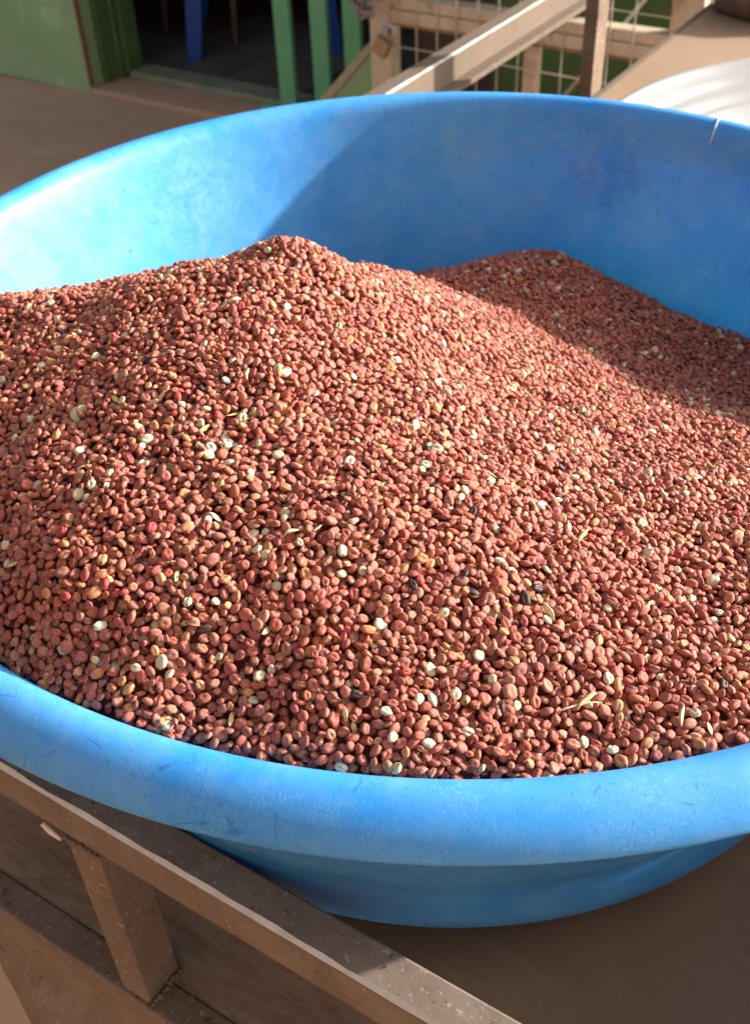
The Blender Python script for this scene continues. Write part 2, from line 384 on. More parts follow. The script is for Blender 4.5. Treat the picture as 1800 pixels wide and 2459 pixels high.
# green louvred panel behind the cage
m_gp = N('deep_green_sheet'); m_gp = m_gp.done(m_gp.ramp(m_gp.noise(m_gp.co(), 5, 5), [(.3, (.015, .085, .03)), (.7, (.03, .15, .055))]), .5)
gp = tag(empty('green_crate', F(-1.2, 2.10, -.85), RZ), 'dark green slatted crate standing behind the wire cage', 'crate')
boxo('panel', (0, 1.5, .02, .04, .03, .62), m_gp, gp)
for i in range(6):
    boxo('slat', (.0, 1.5, 0, .018, .05 + i * .105, .12 + i * .105), m_gp, gp, .003)
for x in (0, .5, 1.0, 1.47): boxo('leg', (x, x + .03, -.022, -.001, 0, .66), m_greend, gp)

# leaning green board with bare edge at the cage's left foot
lb = tag(empty('sloped_board', F(-1.47, 1.72, -.85), RZ), 'green board with sloping pale worn edge standing left of the wire cage', 'board')
def slab(name, poly, y0, y1, mat, parent):
    bm = bmesh.new(); A = [bm.verts.new((x, y0, z)) for x, z in poly]; B = [bm.verts.new((x, y1, z)) for x, z in poly]
    bm.faces.new(A); bm.faces.new(B[::-1])
    for i in range(len(poly)): bm.faces.new((A[i], B[i], B[(i + 1) % len(poly)], A[(i + 1) % len(poly)]))
    bmesh.ops.recalc_face_normals(bm, faces=bm.faces); return build(name, bm, mat, parent)
slab('board', [(.012, 0), (.33, .334), (.392, .334), (.392, 0)], 0, .018, m_green, lb)
slab('edge_strip', [(-.02, 0), (.011, 0), (.329, .3345), (.392, .3345), (.392, .352), (.322, .352)], -.004, .022, mat_metal('worn_pale_edge', (.34, .29, .19), (.42, .36, .25), (.2, .14, .09), .5), lb)

# padlock and chain on the cage post
pl = tag(empty('padlock', F(-1.045, 1.582, -.455), RZ), 'brass padlock hanging from a chain on the cream cage post', 'padlock')
boxo('body', (.0, .036, -.02, .0, .0, .034), N('worn_brass').done((.36, .25, .13), .55, metal=.3), pl, .004)
bm = bmesh.new(); tube(bm, [(.008 + .0, -.010, .034), (.004, -.010, .055)] + [(.018 - .014 * math.cos(q), -.010, .055 + .014 * math.sin(q)) for q in np.linspace(0, math.pi, 8)] + [(.032, -.010, .034)], .0035, 8)
build('shackle', bm, N('steel_shackle').done((.5, .5, .5), .35, metal=.8), pl, smooth=True)
pl.rotation_euler = (0, .5, RZ)
ch = tag(empty('chain', F(-1.05, 1.585, -.36), RZ), 'steel chain looped round the top of the cream cage post', 'chain')
m_chain = N('dull_chain').done((.30, .25, .24), .45, metal=.6)
lm = bmesh.new()
tube(lm, [(.012 * math.cos(q), .0, .019 * math.sin(q)) for q in np.linspace(0, 2 * math.pi, 15)], .0038, 7, cap=False)
lme = bpy.data.meshes.new('link'); lm.to_mesh(lme); lm.free(); lme.shade_smooth(); lme.materials.append(m_chain)
for i in range(11):
    u = i / 10; o = bpy.data.objects.new('link', lme); C.objects.link(o); o.parent = ch
    o.location = (-.035 + u * .075, -.012 - .02 * math.sin(u * 3.1), .05 - .075 * math.sin(u * math.pi) + .02 * u)
    o.rotation_euler = (math.radians(90 * (i % 2)), math.radians(55 * math.cos(u * math.pi)), math.radians(20 * (i % 3)))

# ------------------------------------------------------------------ neighbouring metal stand (diagonal rail behind the basin)
def rail_box(name, L, a, b, h, mat, parent, loc, edge='y0', edge_mat=None, wdt=.0032):
    """square tube along local x, from 0..L, y 0..a, z -h..0; chamfered bare edge along y0/top or y1/top"""
    bm = bmesh.new(); c = wdt; nseg = max(2, int(L / .004)) if L < 1.2 else int(L / .012)
    rnd = random.Random(3); rows = []
    for i in range(nseg + 1):
        x = L * i / nseg; cc = c * (.8 + .45 * noise.noise(Vector((x * 45, a * 10, 0)))) + (.0022 if .09 < x - b < .0 else 0)
        cc = max(.0012, cc)
        if edge == 'y0': prof = [(0, -h + .002), (0, -cc * .55), (cc, 0), (a - .0015, 0), (a, -.0015), (a, -h + .002), (a - .002, -h), (.002, -h)]
        else: prof = [(0, -h + .002), (0, -.0015), (.0015, 0), (a - cc, 0), (a, -cc * .55), (a, -h + .002), (a - .002, -h), (.002, -h)]
        rows.append([bm.verts.new((x, y, z)) for y, z in prof])
    ei = 1 if edge == 'y0' else 3
    for A, B in zip(rows, rows[1:]):
        for j in range(8):
            f = bm.faces.new((A[j], A[(j + 1) % 8], B[(j + 1) % 8], B[j])); f.material_index = 1 if j == ei else 0
    bm.faces.new(rows[0]); bm.faces.new(rows[-1][::-1]); bmesh.ops.recalc_face_normals(bm, faces=bm.faces)
    return build(name, bm, [mat, edge_mat or m_edge], parent, loc)
st = tag(empty('metal_stand', F(-.441, 1.60, -.85), RZ + math.radians(90)), 'brown steel stand with bright worn edge running diagonally behind the blue basin', 'stand')
# local x now points along -b?  rotate +90: local x -> +b direction, local y -> -a direction
st.location = F(-.417, .35, -.85)
rail_box('rail', 1.9, .024, 9, .034, m_rail_far, st, (0, 0, .694), 'y0', None, .0034)
for x in (0, 1.878):
    boxo('leg', (x, x + .022, .0, .022, .02, .659), m_rail_far, st, .002)
    boxo('foot', (x - .002, x + .024, -.20, .25, 0, .0195), m_rail_far, st, .002)
boxo('angle_strip', (.03, 1.87, -.016, -.0005, .655, .662), m_rail_far, st)

# ------------------------------------------------------------------ market table
tb = tag(empty('market_table', F(0, 0, -.85), RZ), 'dusty steel framed market table with raised near rail under the blue basin', 'table')
rail_box('rail', 1.75, .019, 0, .030, m_rail, tb, (-.42, -.26, .694), 'y0', None, .0028)
n = N('shade_darkened_board'); v = n.co('Object'); v2 = n.co('Object', (1, 7, 1))  # near board coloured darker than the far one, standing in for its shade
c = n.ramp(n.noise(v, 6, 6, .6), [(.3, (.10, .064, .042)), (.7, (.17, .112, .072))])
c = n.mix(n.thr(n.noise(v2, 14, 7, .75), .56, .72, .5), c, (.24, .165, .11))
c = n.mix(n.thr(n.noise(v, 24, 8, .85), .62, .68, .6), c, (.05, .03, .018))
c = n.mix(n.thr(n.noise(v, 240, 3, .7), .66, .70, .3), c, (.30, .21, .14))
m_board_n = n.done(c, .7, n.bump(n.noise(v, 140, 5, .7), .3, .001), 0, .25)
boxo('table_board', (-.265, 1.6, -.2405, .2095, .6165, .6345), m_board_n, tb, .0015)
boxo('table_board', (-.265, 1.6, .2105, 1.38, .6165, .6345), m_board, tb, .0015)
boxo('board_edge', (-.2715, -.2652, -.24, 1.38, .6145, .6355), m_rail_far, tb)
boxo('rail', (-.262, -.243, -.2405, 1.30, .5525, .582), m_rail, tb, .002)
for y in (-.05, .40): boxo('cross_bar', (-.262, 1.3, y, y + .03, .586, .616), m_rail, tb, .002)
for a in (-.067, .55, 1.1):
    boxo('post', (a, a + .021, -.26, -.234, .508, .6635), m_rail, tb, .0015)
for a in (-.42, 1.3):
    boxo('leg', (a, a + .022, -.26, -.238, 0, .6635), m_rail, tb, .0015)
    boxo('leg', (max(a, -.262), max(a, -.262) + .022, 1.3005, 1.322, 0, .616), m_rail, tb, .0015)
# lower rail sits a little proud and sags towards the left
bm = bmesh.new(); box(bm, -.397, 1.299, -.262, -.243, .432, .5075, bev=.0015); build('lower_rail', bm, m_rail, tb)
boxo('post', (-.208, -.186, -.262, -.20, 0, .4315), m_rail, tb, .0015)
sh = boxo('shelf_board', (-.397, 1.299, -.2425, 1.20, .494, .506), m_ply, tb, .001)
# knots: shallow round plugs in the shelf sheet
for (a, b, r) in ((-.139, -.187, .0042), (-.141, -.128, .0030)):
    bm = bmesh.new()
    tube(bm, [(0, 0, 0), (0, 0, .0012)], r, 20); build('plug', bm, N('grey_plug').done((.12, .09, .08), .6), tb, loc=(a, b, .5062))
    bm = bmesh.new(); tube(bm, [(r * 1.12 * math.cos(q), r * 1.12 * math.sin(q), .0003) for q in np.linspace(.3, 5.2, 14)], .0004, 6); build('plug_rim', bm, N('dark_gap').done((.03, .02, .015), .8), tb, loc=(a, b, .5061))
# weld beads at the post joint
bm = bmesh.new()
for i in range(9):
    q = bmesh.ops.create_icosphere(bm, subdivisions=1, radius=random.uniform(.0012, .0022)); 
    bmesh.ops.translate(bm, verts=q['verts'], vec=(-.066 + i * .0026, -.2605, .6625 + random.uniform(-.0012, .0008)))
for i in range(10):
    q = bmesh.ops.create_icosphere(bm, subdivisions=1, radius=random.uniform(.0014, .003))
    bmesh.ops.translate(bm, verts=q['verts'], vec=(-.0455 + random.uniform(0, .002), -.262 + i * .0029, .5085))
build('weld_bead', bm, m_rail, tb, smooth=True)['kind'] = 'stuff'
bm = bmesh.new(); tube(bm, [(-.079, -.2622, .6665), (-.074, -.2625, .6640), (-.068, -.2622, .6610)], [.0013, .0015, .0008], 7)
build('bare_weld_streak', bm, N('fresh_bare_metal').done((.75, .68, .58), .5), tb, smooth=True)

# unseen plank wall added behind the camera to shut out that half of the sky
sky_wall = tag(empty('sky_block_wall', F(-2.2, -1.75, -.85), RZ), 'unseen brown plank wall added behind the camera to block sky light', 'blocker')
m_plank = N('sky_block_plank'); m_plank = m_plank.done(m_plank.ramp(m_plank.noise(m_plank.co('Object', (1, 1, 6)), 5, 6), [(.3, (.16, .09, .05)), (.7, (.27, .17, .10))]), .75)
for i in range(15): boxo('plank', (0, 4.2, -.02 + .004 * (i % 2), .004 * (i % 2), .02 + i * .165, .18 + i * .165), m_plank, sky_wall)
for x in (0, 1.37, 2.75, 4.12): boxo('post', (x, x + .08, -.11, -.021, 0, 2.55), m_plank, sky_wall)

# upright beside the table's far left edge
bm = bmesh.new(); box(bm, 0, .017, 0, .034, 0, 1.9, bev=.0015)
tag(build('upright_post', bm, m_post_dark, None, F(-.290, .868, -.85), (0, 0, RZ)), 'brown square steel post standing upright at the far left edge of table', 'post')

# ------------------------------------------------------------------ white basin on the table board
m_white = N('white_enamel'); m_white = m_white.done(m_white.ramp(m_white.noise(m_white.co(), 6, 5), [(.3, (.27, .27, .265)), (.7, (.34, .34, .335))]), .28, None, 0, .5)
wp = [(0.0, .001), (.155, .001), (.175, .008), (.205, .030), (.232, .050), (.240, .050), (.250, .0555), (.262, .0575), (.268, .0620), (.277, .0650), (.284, .0695), (.290, .069), (.2905, .066), (.287, .064), (.2775, .0610), (.269, .0580), (.263, .0535), (.251, .0510), (.241, .0455), (.215, .027), (.185, .0045), (.160, -.003), (0.0, -.003)]
wp = [(r, z * 1.36) for r, z in wp]
wb = lathe('white_basin', smooth_profile(wp, 4), m_white, seg=160, loc=Vector((.415, .451, -.2115)))
tag(wb, 'shallow white enamel basin with ridged rim on the tan table board', 'basin')
n = N('brown_sack_cloth'); m_sack = n.done(n.ramp(n.noise(n.co(), 30), [(.3, (.07, .04, .03)), (.7, (.14, .09, .07))]), .8)
bm = bmesh.new(); bmesh.ops.create_icosphere(bm, subdivisions=3, radius=1)
for v in bm.verts:
    k1 = 1 + .18 * noise.noise(v.co * 2.2); v.co = Vector((v.co.x * .10 * k1, v.co.y * .06 * k1, max(-.02, v.co.z * .05 * k1) + .02))
tag(build('cloth_bundle', bm, m_sack, None, F(-.16, 1.30, -.2145), (0, 0, RZ), smooth=True), 'small dark brown cloth bundle at the far corner of the tan board', 'bundle')

# ------------------------------------------------------------------ blue basin
bp_out = [(0.0, -.2145), (.150, -.2145), (.196, -.2135), (.219, -.2085), (.2315, -.198), (.2375, -.184), (.2398, -.168), (.2412, -.152), (.2488, -.132), (.2587, -.105), (.271, -.068), (.2815, -.036), (.2862, -.0185)]
bp_under = [(.2875, -.0150), (.295, -.0148), (.3085, -.0150)]
bp_lip = [(.3130, -.0148), (.3132, -.0128), (.3118, -.0092), (.3088, -.0053), (.3045, -.0022), (.2995, -.0004), (.2948, -.0006), (.2910, -.0030), (.2882, -.0070), (.2862, -.0125), (.2840, -.0195), (.2805, -.0310), (.2748, -.050), (.2652, -.080), (.2560, -.108), (.2465, -.132), (.2388, -.152), (.2365, -.170), (.2300, -.187), (.217, -.201), (.19, -.2085), (.15, -.2105), (0.0, -.2105)]
_o, _u = smooth_profile(bp_out, 5), smooth_profile(bp_under, 2)
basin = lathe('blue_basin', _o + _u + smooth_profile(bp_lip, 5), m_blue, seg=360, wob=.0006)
basin.data.materials.append(m_blue_deep)      # outside below the rim: less faded blue, with its shade painted in too
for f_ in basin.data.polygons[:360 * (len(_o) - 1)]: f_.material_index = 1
basin.data.set_sharp_from_angle(angle=math.radians(38))
tag(basin, 'large scuffed blue plastic basin with rolled rim full of red sorghum grain', 'basin')
tp = [(.3088, -.0047, 53.2), (.3045, -.0015, 53.1), (.2995, .0006, 52.9), (.2948, .0004, 52.7), (.2908, -.0021, 52.5), (.2878, -.0062, 52.4), (.2857, -.0118, 52.4)]
bm = bmesh.new(); tube(bm, [(r_ * math.cos(math.radians(a_)), r_ * math.sin(math.radians(a_)), z_) for r_, z_, a_ in tp], .00042, 6)
tag(build('pale_thread', bm, N('pale_thread').done((.75, .8, .82), .5), smooth=True), 'fine pale thread stuck across the far right of the blue rim', 'thread')

# unseen basin added along the table to shade the near part of the board
gb_ = smooth_profile([(0, .0), (.19, .0), (.225, .012), (.25, .05), (.275, .115), (.283, .147), (.296, .150), (.301, .157), (.296, .163), (.284, .160), (.272, .13), (.247, .06), (.222, .018), (.19, .006), (0, .006)], 4)
m_gb = N('dull_green_plastic').done((.05, .16, .09), .45)
tag(lathe('unseen_shading_basin', gb_, m_gb, seg=120, loc=(.66, -.165, -.2153)), 'unseen dull green plastic basin added right of the blue basin to shade the table', 'basin')

# ------------------------------------------------------------------ grain heap
ctrl = [(-0.216, -0.031, 0.02), (-0.19, -0.038, 0.024), (-0.163, -0.046, 0.028), (-0.144, -0.043, 0.032), (-0.123, -0.035, 0.036), (-0.101, -0.034, 0.04), (-0.089, -0.03, 0.043), (-0.075, -0.031, 0.049), (-0.061, -0.013, 0.036), (-0.051, 0.013, 0.015), (-0.038, 0.062, -0.014), (-0.023, 0.124, -0.05), (-0.006, 0.176, -0.08), (0.019, 0.2, -0.085), (0.055, 0.228, -0.088), (0.081, 0.228, -0.091), (0.103, 0.215, -0.096), (0.132, 0.189, -0.1), (0.159, 0.165, -0.104), (0.186, 0.142, -0.108), (0.006, 0.144, -0.078), (0.035, 0.138, -0.08), (0.057, 0.114, -0.079), (0.074, 0.076, -0.074), (0.095, 0.037, -0.068), (0.115, 0.001, -0.062), (0.144, -0.028, -0.055), (0.005, -0.052, -0.006), (-0.027, -0.214, 0.024), (0.054, -0.191, 0.004), (-0.114, -0.174, 0.032), (-0.052, -0.115, 0.034), (-0.135, -0.232, 0.018), (0.022, -0.144, 0.01), (0.086, -0.204, -0.006), (0.079, -0.073, -0.03), (0.051, -0.027, -0.035),
        (-.2, .07, -.05), (-.15, .05, -.02), (-.11, .07, -.03), (-.07, .10, -.05), (-.15, .18, -.09), (-.03, .215, -.108), (.15, .07, -.096), (.12, .11, -.09), (.20, -.02, -.085), (.18, -.09, -.045), (.24, .06, -.105), (.2, .18, -.118),
        (.15, -.14, -.02), (.12, -.19, -.012), (.21, -.13, -.03)]
for ang, z in ((-20, -.06), (-30, -.035), (-40, -.016), (-50, -.007), (-60, -.0055), (-75, -.0055), (-90, -.0055), (-105, -.005), (-120, -.004), (-135, -.0035), (-150, -.004), (-165, -.006), (180, -.012), (165, -.045)):
    ctrl.append((.282 * math.cos(math.radians(ang)), .282 * math.sin(math.radians(ang)), z))
for ang, z in ((150, -.09), (130, -.11), (110, -.118), (90, -.118), (70, -.12), (45, -.125), (20, -.118), (0, -.10)):
    ctrl.append((.262 * math.cos(math.radians(ang)), .262 * math.sin(math.radians(ang)), z))
cp = np.array(ctrl)
def kern(d): return np.sqrt(d * d + .013 ** 2)
Dm = np.linalg.norm(cp[:, None, :2] - cp[None, :, :2], axis=2)
nC = len(cp); A_ = np.zeros((nC + 1, nC + 1)); A_[:nC, :nC] = -kern(Dm) + np.eye(nC) * .0015; A_[nC, :nC] = 1; A_[:nC, nC] = 1
ws = np.linalg.solve(A_, np.r_[cp[:, 2], 0]); w0 = ws[-1]; ws = ws[:-1]
GN_ = 401; gx = np.linspace(-.3, .3, GN_)
X, Y = np.meshgrid(gx, gx, indexing='ij')
H = np.full_like(X, w0)
for (cx, cy, cz), wt in zip(ctrl, ws): H += -wt * kern(np.hypot(X - cx, Y - cy))
nz = np.zeros_like(X)
for amp, fr, ph in ((.0019, 42, .3), (.0013, 75, 1.9), (.0009, 130, 4.1)):
    nz += amp * (np.sin(fr * X + 2.1 * np.sin(fr * .6 * Y + ph)) * np.cos(fr * .9 * Y + 1.7 * np.sin(fr * .5 * X + ph * 2)))
H += nz
gxy, gyy = np.gradient(H, gx, gx)
Hl = H.tolist(); st_ = gx[1] - gx[0]
def hh(x, y):
    u = (x + .3) / st_; v = (y + .3) / st_; i = int(u); j = int(v)
    if i < 0 or j < 0 or i >= GN_ - 1 or j >= GN_ - 1: return -.2
    u -= i; v -= j; a = Hl[i]; b = Hl[i + 1]
    return (a[j] * (1 - v) + a[j + 1] * v) * (1 - u) + (b[j] * (1 - v) + b[j + 1] * v) * u
# inner wall radius by height
_wz = [-.201, -.187, -.170, -.146, -.117, -.082, -.047, -.029, -.0175, -.010, -.004, .06]
_wr = [.217, .230, .2365, .2410, .2530, .2646, .2757, .2811, .2846, .2870, .2905, .291]
def wall_r(z): return float(np.interp(z, _wz, _wr))

# drop grains one by one; each rolls downhill a little and comes to rest on those below it
TH = .0062; CELL = .0042
cells = {}; seeds = []
rnd = random.Random(11)
def rest(x, y, r):
    z = hh(x, y) - TH + r; top = None; ci = int(x / CELL + 1000); cj = int(y / CELL + 1000)
    for a in (ci - 1, ci, ci + 1):
        for b in (cj - 1, cj, cj + 1):
            for s in cells.get((a, b), ()):
                dx = x - s[0]; dy = y - s[1]; R = r + s[3]; q = R * R - dx * dx - dy * dy
                if q > 0:
                    zz = s[2] + math.sqrt(q)
                    if zz > z: z = zz; top = s
    return z, top
NTRY = 120000
us = rng.random((NTRY, 3)).tolist()
for k in range(NTRY):
    u0, u1, u2 = us[k]
    rad = .288 * math.sqrt(u0); th = u1 * 2 * math.pi; x = rad * math.cos(th); y = rad * math.sin(th)
    r = .00158 + .00034 * (u2 - .5) * 2 * (1 if u2 > .15 else 1.6)
    h0 = hh(x, y)
    z, top = rest(x, y, r)
    for it in range(5):
        if top is None: break
        dx = x - top[0]; dy = y - top[1]; dl = math.hypot(dx, dy) + 1e-9; stp = .0010
        x2 = x + dx / dl * stp; y2 = y + dy / dl * stp
        z2, t2 = rest(x2, y2, r)
        if z2 < z - 1e-5: x, y, z, top = x2, y2, z2, t2
        else: break
    if z + r * .55 > hh(x, y) + .0004: continue
    rr = math.hypot(x, y)
    if rr + r * .55 > wall_r(z): continue
    s = (x, y, z, r); seeds.append(s); cells.setdefault((int(x / CELL + 1000), int(y / CELL + 1000)), []).append(s)
S_ = np.array(seeds); print('grains', len(S_))

# grain shapes ------------------------------------------------------------
def grain_mesh(name, mat, seed, kind):
    bm = bmesh.new(); bmesh.ops.create_icosphere(bm, subdivisions=3, radius=1.0)
    rs = random.Random(seed); off = Vector((seed * 3.7, seed * 1.3, seed * .7))
    wrink = rs.choice([.06, .10, .14, .20]); tip = rs.uniform(.16, .42); groove = rs.choice([0, .15, .25, .4]); dim = rs.choice([0, .2, .4, .55])
    wy = rs.uniform(.70, .93); wz = rs.uniform(.42, .60); Lx = rs.uniform(.97, 1.12)
    if kind == 'husk': wrink = .24; wy = .62; wz = .38; Lx = 1.2; tip = .5; groove = .3
    if kind == 'chaff': wrink = .2; wy = .45; wz = .14; Lx = 1.35; tip = .55; groove = .2
    if kind == 'broken': wrink = .22; wy = .8; wz = .5; Lx = .85
    for v in bm.verts:
        c = v.co.copy(); x, y, z = c
        taper = 1 - tip * max(0, x) ** 2.2 - .08 * max(0, -x) ** 3
        g = 1 - groove * math.exp(-(y / .17) ** 2) * max(0, z) * (1 if x > -.5 else .4)
        d_ = 1 - dim * math.exp(-(((x + .15) / .35) ** 2 + (y / .3) ** 2)) * max(0, z)
        f = 1 + wrink * (noise.noise(c * 1.5 + off) + .75 * noise.noise(c * 3.2 + off) - .5 * abs(noise.noise(c * 2.4 - off)))
        px = x * Lx * f + .10 * tip * max(0, x) ** 6
        if kind == 'broken' and y > .35: y = .35 + (y - .35) * .25
        v.co = Vector((px, y * wy * taper * f, z * wz * (.35 + .65 * taper) * f * g * d_)) * .0020
    me = bpy.data.meshes.new(name); bm.to_mesh(me); bm.free(); me.shade_smooth(); me.materials.append(mat); return me
kinds = []   # (mesh, class)
for i in range(11): kinds.append((grain_mesh('sorghum_grain', m_red, i + 1, 'seed'), 'red'))
for i in range(3): kinds.append((grain_mesh('sorghum_grain', m_red, i + 31, 'broken'), 'red'))
for i in range(2): kinds.append((grain_mesh('tan_grain', m_tan, i + 41, 'seed'), 'tan'))
for i in range(3): kinds.append((grain_mesh('cream_grain', m_cream, i + 51, 'seed'), 'cream'))
kinds.append((grain_mesh('crimson_grain', m_crim, 61, 'seed'), 'crimson'))
kinds.append((grain_mesh('black_husk', m_black, 71, 'husk'), 'black'))
kinds.append((grain_mesh('chaff_flake', m_chaff, 81, 'chaff'), 'chaff'))
cls = [c for _, c in kinds]
prob = {'red': .905 / 14, 'tan': .065 / 2, 'cream': .036 / 3, 'crimson': .012, 'black': .007, 'chaff': .006}
pr = np.array([prob[c] for c in cls]); pr /= pr.sum()
kid = rng.choice(len(kinds), len(S_), p=pr)
# orientation: flat side near the slope, spun at random
ix = np.clip(((S_[:, 0] + .3) / st_).astype(int), 0, GN_ - 1); iy = np.clip(((S_[:, 1] + .3) / st_).astype(int), 0, GN_ - 1)
sx, sy = gxy[ix, iy], gyy[ix, iy]
rots = np.zeros((len(S_), 3)); tilt = rng.normal(0, .62, (len(S_), 2)); spin = rng.random(len(S_)) * 2 * math.pi
for i in range(len(S_)):
    nrm = Vector((-sx[i] + tilt[i, 0], -sy[i] + tilt[i, 1], 1)).normalized()
    q = nrm.to_track_quat('Z', 'Y'); e = (q.to_matrix() @ Matrix.Rotation(spin[i], 3, 'Z')).to_euler(); rots[i] = (e.x, e.y, e.z)
scl = S_[:, 3] / .00158 * rng.uniform(1.0, 1.22, len(S_))

# which grains show largest: near the camera, uncovered and inside the frame
cw = np.array(M.translation); Rm = np.array(M.to_3x3())
rel = S_[:, :3] - cw; pc = rel @ Rm; depth = -pc[:, 2]
px = 749 / 2 + 1083.4 * pc[:, 0] / depth; py = 512 - 1083.4 * pc[:, 1] / depth
hs = np.array([hh(x, y) for x, y in S_[:, :2]])
top_ok = (S_[:, 2] + S_[:, 3] * .55 > hs - .0010) & (px > 6) & (px < 743) & (py > 10) & (py < 1014)
cover = np.zeros(len(S_), bool)
for i in np.where(top_ok)[0]:
    x, y, z, r = S_[i]; ci = int(x / CELL + 1000); cj = int(y / CELL + 1000)
    for a in (ci - 1, ci, ci + 1):
        for b in (cj - 1, cj, cj + 1):
            for s in cells.get((a, b), ()):
                if s[2] > z + .0007 and math.hypot(s[0] - x, s[1] - y + .0004) < (r + s[3]) * .62: cover[i] = True
cand = np.where(top_ok & ~cover & (np.hypot(S_[:, 0], S_[:, 1]) < .2835))[0]
cand = cand[np.argsort(np.linalg.norm(rel[cand], axis=1) / scl[cand])]
def spread(kk): return None
N_IND = 296
chosen = list(cand[:N_IND])
for c in set(cls):      # make sure that every shape is among the chosen ones (they are the sources of the rest)
    pass
have = {kid[i] for i in chosen}
free = [i for i in chosen if list(kid[chosen]).count(kid[i]) > 2]
fi = 0
for kx in range(len(kinds)):
    if kx not in have:
        kid[free[fi * 7 % len(free)]] = kx; fi += 1
LBL = {'red': 'reddish-brown sorghum grain in the rows of largest grains just inside the near rim',
       'tan': 'tan orange sorghum grain', 'cream': 'pale cream sorghum grain', 'crimson': 'deep crimson sorghum grain', 'black': 'blackened shrivelled husk', 'chaff': 'thin straw-coloured chaff flake'}
GRP = {'red': 'reddish-brown grains along the near rim', 'tan': 'tan grains along the near rim', 'cream': 'cream grains along the near rim', 'crimson': 'crimson grains along the near rim', 'black': 'black husks along the near rim', 'chaff': 'chaff flakes along the near rim'}
ORD = ['first', 'second', 'third', 'fourth', 'fifth', 'sixth', 'seventh', 'eighth', 'ninth', 'tenth', 'eleventh', 'twelfth', 'thirteenth', 'fourteenth', 'fifteenth', 'sixteenth', 'seventeenth', 'eighteenth', 'nineteenth', 'twentieth']
rank = {}
for c in set(cls):
    ids = sorted([i for i in chosen if cls[kid[i]] == c], key=lambda i: px[i])
    for r_, i in enumerate(ids): rank[i] = (r_, len(ids))
src = {}
for i in chosen:
    me, c = kinds[kid[i]]
    o = bpy.data.objects.new(me.name.split('.')[0], me); C.objects.link(o)
    o.location = S_[i, :3]; o.rotation_euler = rots[i]; o.scale = (scl[i],) * 3
    if c == 'red': lb_ = LBL[c]
    else:
        r_, nn = rank[i]
        if nn == 1: lb_ = 'the only ' + LBL[c] + ' among the large grains along the near rim'
        elif r_ == nn - 1: lb_ = LBL[c] + ' furthest right of its kind along the near rim'
        elif r_ == 0: lb_ = LBL[c] + ' furthest left of its kind along the near rim'
        else: lb_ = LBL[c] + ', ' + ORD[min(r_, 19)] + ' of its kind from the left along near rim'
    tag(o, lb_, 'grain' if c not in ('black', 'chaff') else ('husk' if c == 'black' else 'chaff'), GRP[c])
    src.setdefault(kid[i], o)

# the rest of the heap: one uncountable mass, core surface + instanced grains
mask = np.ones(len(S_), bool); mask[chosen] = False
P_ = S_[mask]; nP = len(P_)
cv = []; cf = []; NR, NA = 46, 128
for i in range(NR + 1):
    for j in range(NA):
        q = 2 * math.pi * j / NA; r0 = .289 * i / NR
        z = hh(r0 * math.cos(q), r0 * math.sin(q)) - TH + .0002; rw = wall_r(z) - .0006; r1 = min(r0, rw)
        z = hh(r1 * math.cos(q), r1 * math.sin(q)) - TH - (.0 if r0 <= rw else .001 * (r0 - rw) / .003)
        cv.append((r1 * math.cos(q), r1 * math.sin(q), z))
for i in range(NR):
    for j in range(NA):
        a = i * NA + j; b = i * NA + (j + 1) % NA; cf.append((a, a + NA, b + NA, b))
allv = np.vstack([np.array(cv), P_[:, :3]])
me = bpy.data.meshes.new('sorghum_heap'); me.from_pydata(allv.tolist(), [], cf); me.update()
def attr(name, typ, data, key='value'):
    a = me.attributes.new(name, typ, 'POINT'); a.data.foreach_set(key, np.ascontiguousarray(data).ravel())
nc = len(cv)
attr('is_grain', 'BOOLEAN', np.r_[np.zeros(nc, bool), np.ones(nP, bool)])
attr('kind_id', 'INT', np.r_[np.zeros(nc, np.int32), kid[mask].astype(np.int32)])
attr('rot', 'FLOAT_VECTOR', np.vstack([np.zeros((nc, 3)), rots[mask]]).astype(np.float32), 'vector')
attr('scl', 'FLOAT', np.r_[np.ones(nc), scl[mask]].astype(np.float32))
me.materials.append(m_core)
heap = bpy.data.objects.new('sorghum_heap', me); C.objects.link(heap)
tag(heap, 'mound of reddish-brown sorghum grain flecked with cream grains filling the blue basin', 'grain', kind='stuff')
g = bpy.data.node_groups.new('grain_scatter', 'GeometryNodeTree')
g.interface.new_socket('Geometry', in_out='INPUT', socket_type='NodeSocketGeometry'); g.interface.new_socket('Geometry', in_out='OUTPUT', socket_type='NodeSocketGeometry')
gi = g.nodes.new('NodeGroupInput'); go = g.nodes.new('NodeGroupOutput')
sep = g.nodes.new('GeometryNodeSeparateGeometry'); sep.domain = 'POINT'
def na(nm, ty):
    x = g.nodes.new('GeometryNodeInputNamedAttribute'); x.data_type = ty; x.inputs[0].default_value = nm; return x.outputs[0]
g.links.new(gi.outputs[0], sep.inputs[0]); g.links.new(na('is_grain', 'BOOLEAN'), sep.inputs[1])
join = g.nodes.new('GeometryNodeJoinGeometry'); g2i = g.nodes.new('GeometryNodeGeometryToInstance')
for kx in reversed(range(len(kinds))):      # join order is bottom to top
    oi = g.nodes.new('GeometryNodeObjectInfo'); oi.transform_space = 'ORIGINAL'; oi.inputs['Object'].default_value = src[kx]
    gti = g.nodes.new('GeometryNodeGeometryToInstance'); g.links.new(oi.outputs['Geometry'], gti.inputs[0]); g.links.new(gti.outputs[0], join.inputs[0])
g.nodes.remove(g2i)
iop = g.nodes.new('GeometryNodeInstanceOnPoints')
g.links.new(sep.outputs[0], iop.inputs['Points']); g.links.new(join.outputs[0], iop.inputs['Instance'])
iop.inputs['Pick Instance'].default_value = True
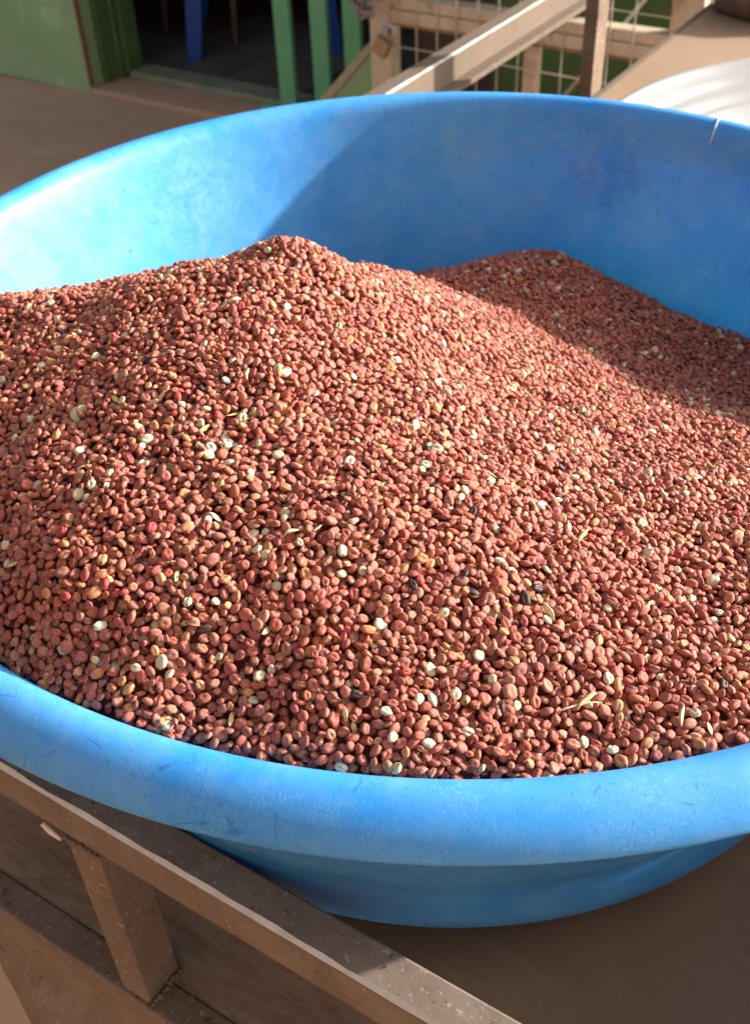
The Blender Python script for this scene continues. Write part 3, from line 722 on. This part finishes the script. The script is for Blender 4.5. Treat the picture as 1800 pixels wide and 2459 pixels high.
g.links.new(na('kind_id', 'INT'), iop.inputs['Instance Index']); g.links.new(na('rot', 'FLOAT_VECTOR'), iop.inputs['Rotation']); g.links.new(na('scl', 'FLOAT'), iop.inputs['Scale'])
j2 = g.nodes.new('GeometryNodeJoinGeometry'); g.links.new(iop.outputs[0], j2.inputs[0]); g.links.new(sep.outputs[1], j2.inputs[0]); g.links.new(j2.outputs[0], go.inputs[0])
md = heap.modifiers.new('scatter', 'NODES'); md.node_group = g

# papery slivers of straw and husk lying on the heap
def sliver(loc, L, wd, bend, rz, mat, label, name, cat):
    bm = bmesh.new(); n_ = 9; rows = []
    for i in range(n_):
        u = i / (n_ - 1); x = (u - .5) * L; wv_ = wd * math.sin(math.pi * min(.97, max(.06, u))) ** .6
        z = bend * math.sin(math.pi * u) + .0004 * math.sin(7 * u + L * 900); y = .12 * L * math.sin(2.2 * u)
        rows.append([bm.verts.new((x, y + k * wv_, z + dz)) for k, dz in ((-.5, 0), (0, wv_ * .35), (.5, 0), (0, -.0002))])
    for A, B in zip(rows, rows[1:]):
        for j in range(4): bm.faces.new((A[j], A[(j + 1) % 4], B[(j + 1) % 4], B[j]))
    bm.faces.new(rows[0][::-1]); bm.faces.new(rows[-1])
    o = build(name, bm, mat, None, (loc[0], loc[1], hh(loc[0], loc[1]) + .0014), (rnd.uniform(-.2, .2), rnd.uniform(-.25, .1), rz), smooth=True)
    tag(o, label, cat)
sliver((.0442, -.2631), .0155, .0011, .0012, .15, m_chaff, 'long thin straw sliver near the front rim, right of centre', 'straw_sliver', 'straw')
sliver((.0470, -.2600), .0085, .0022, .0008, .6, m_chaff, 'short wide husk flake beside the long straw sliver near the front rim', 'husk_flake', 'husk')
sliver((.0771, -.2640), .0080, .0016, .0010, 1.2, m_chaff, 'straw-coloured husk flake near the front rim at the right edge', 'husk_flake', 'husk')
sliver((-.0772, -.1312), .0070, .0017, .0008, 1.5, m_chaff, 'yellow husk flake high on the left of the heap', 'husk_flake', 'husk')
sliver((.0736, -.1452), .0075, .0020, .0012, -.5, m_black, 'dark curled husk flake on the right slope of the heap', 'husk_flake', 'husk')
sliver((.0519, -.1875), .0080, .0022, .0010, .9, m_chaff, 'tan husk flake in the middle right of the heap', 'husk_flake', 'husk')
sliver((.0201, -.2640), .0065, .0024, .0012, 1.4, m_black, 'dark split husk flake near the middle of the front rim', 'husk_flake', 'husk')
sliver((-.0522, -.2122), .0060, .0018, .0008, .3, m_chaff, 'small pale husk flake in the left middle of the heap', 'husk_flake', 'husk')
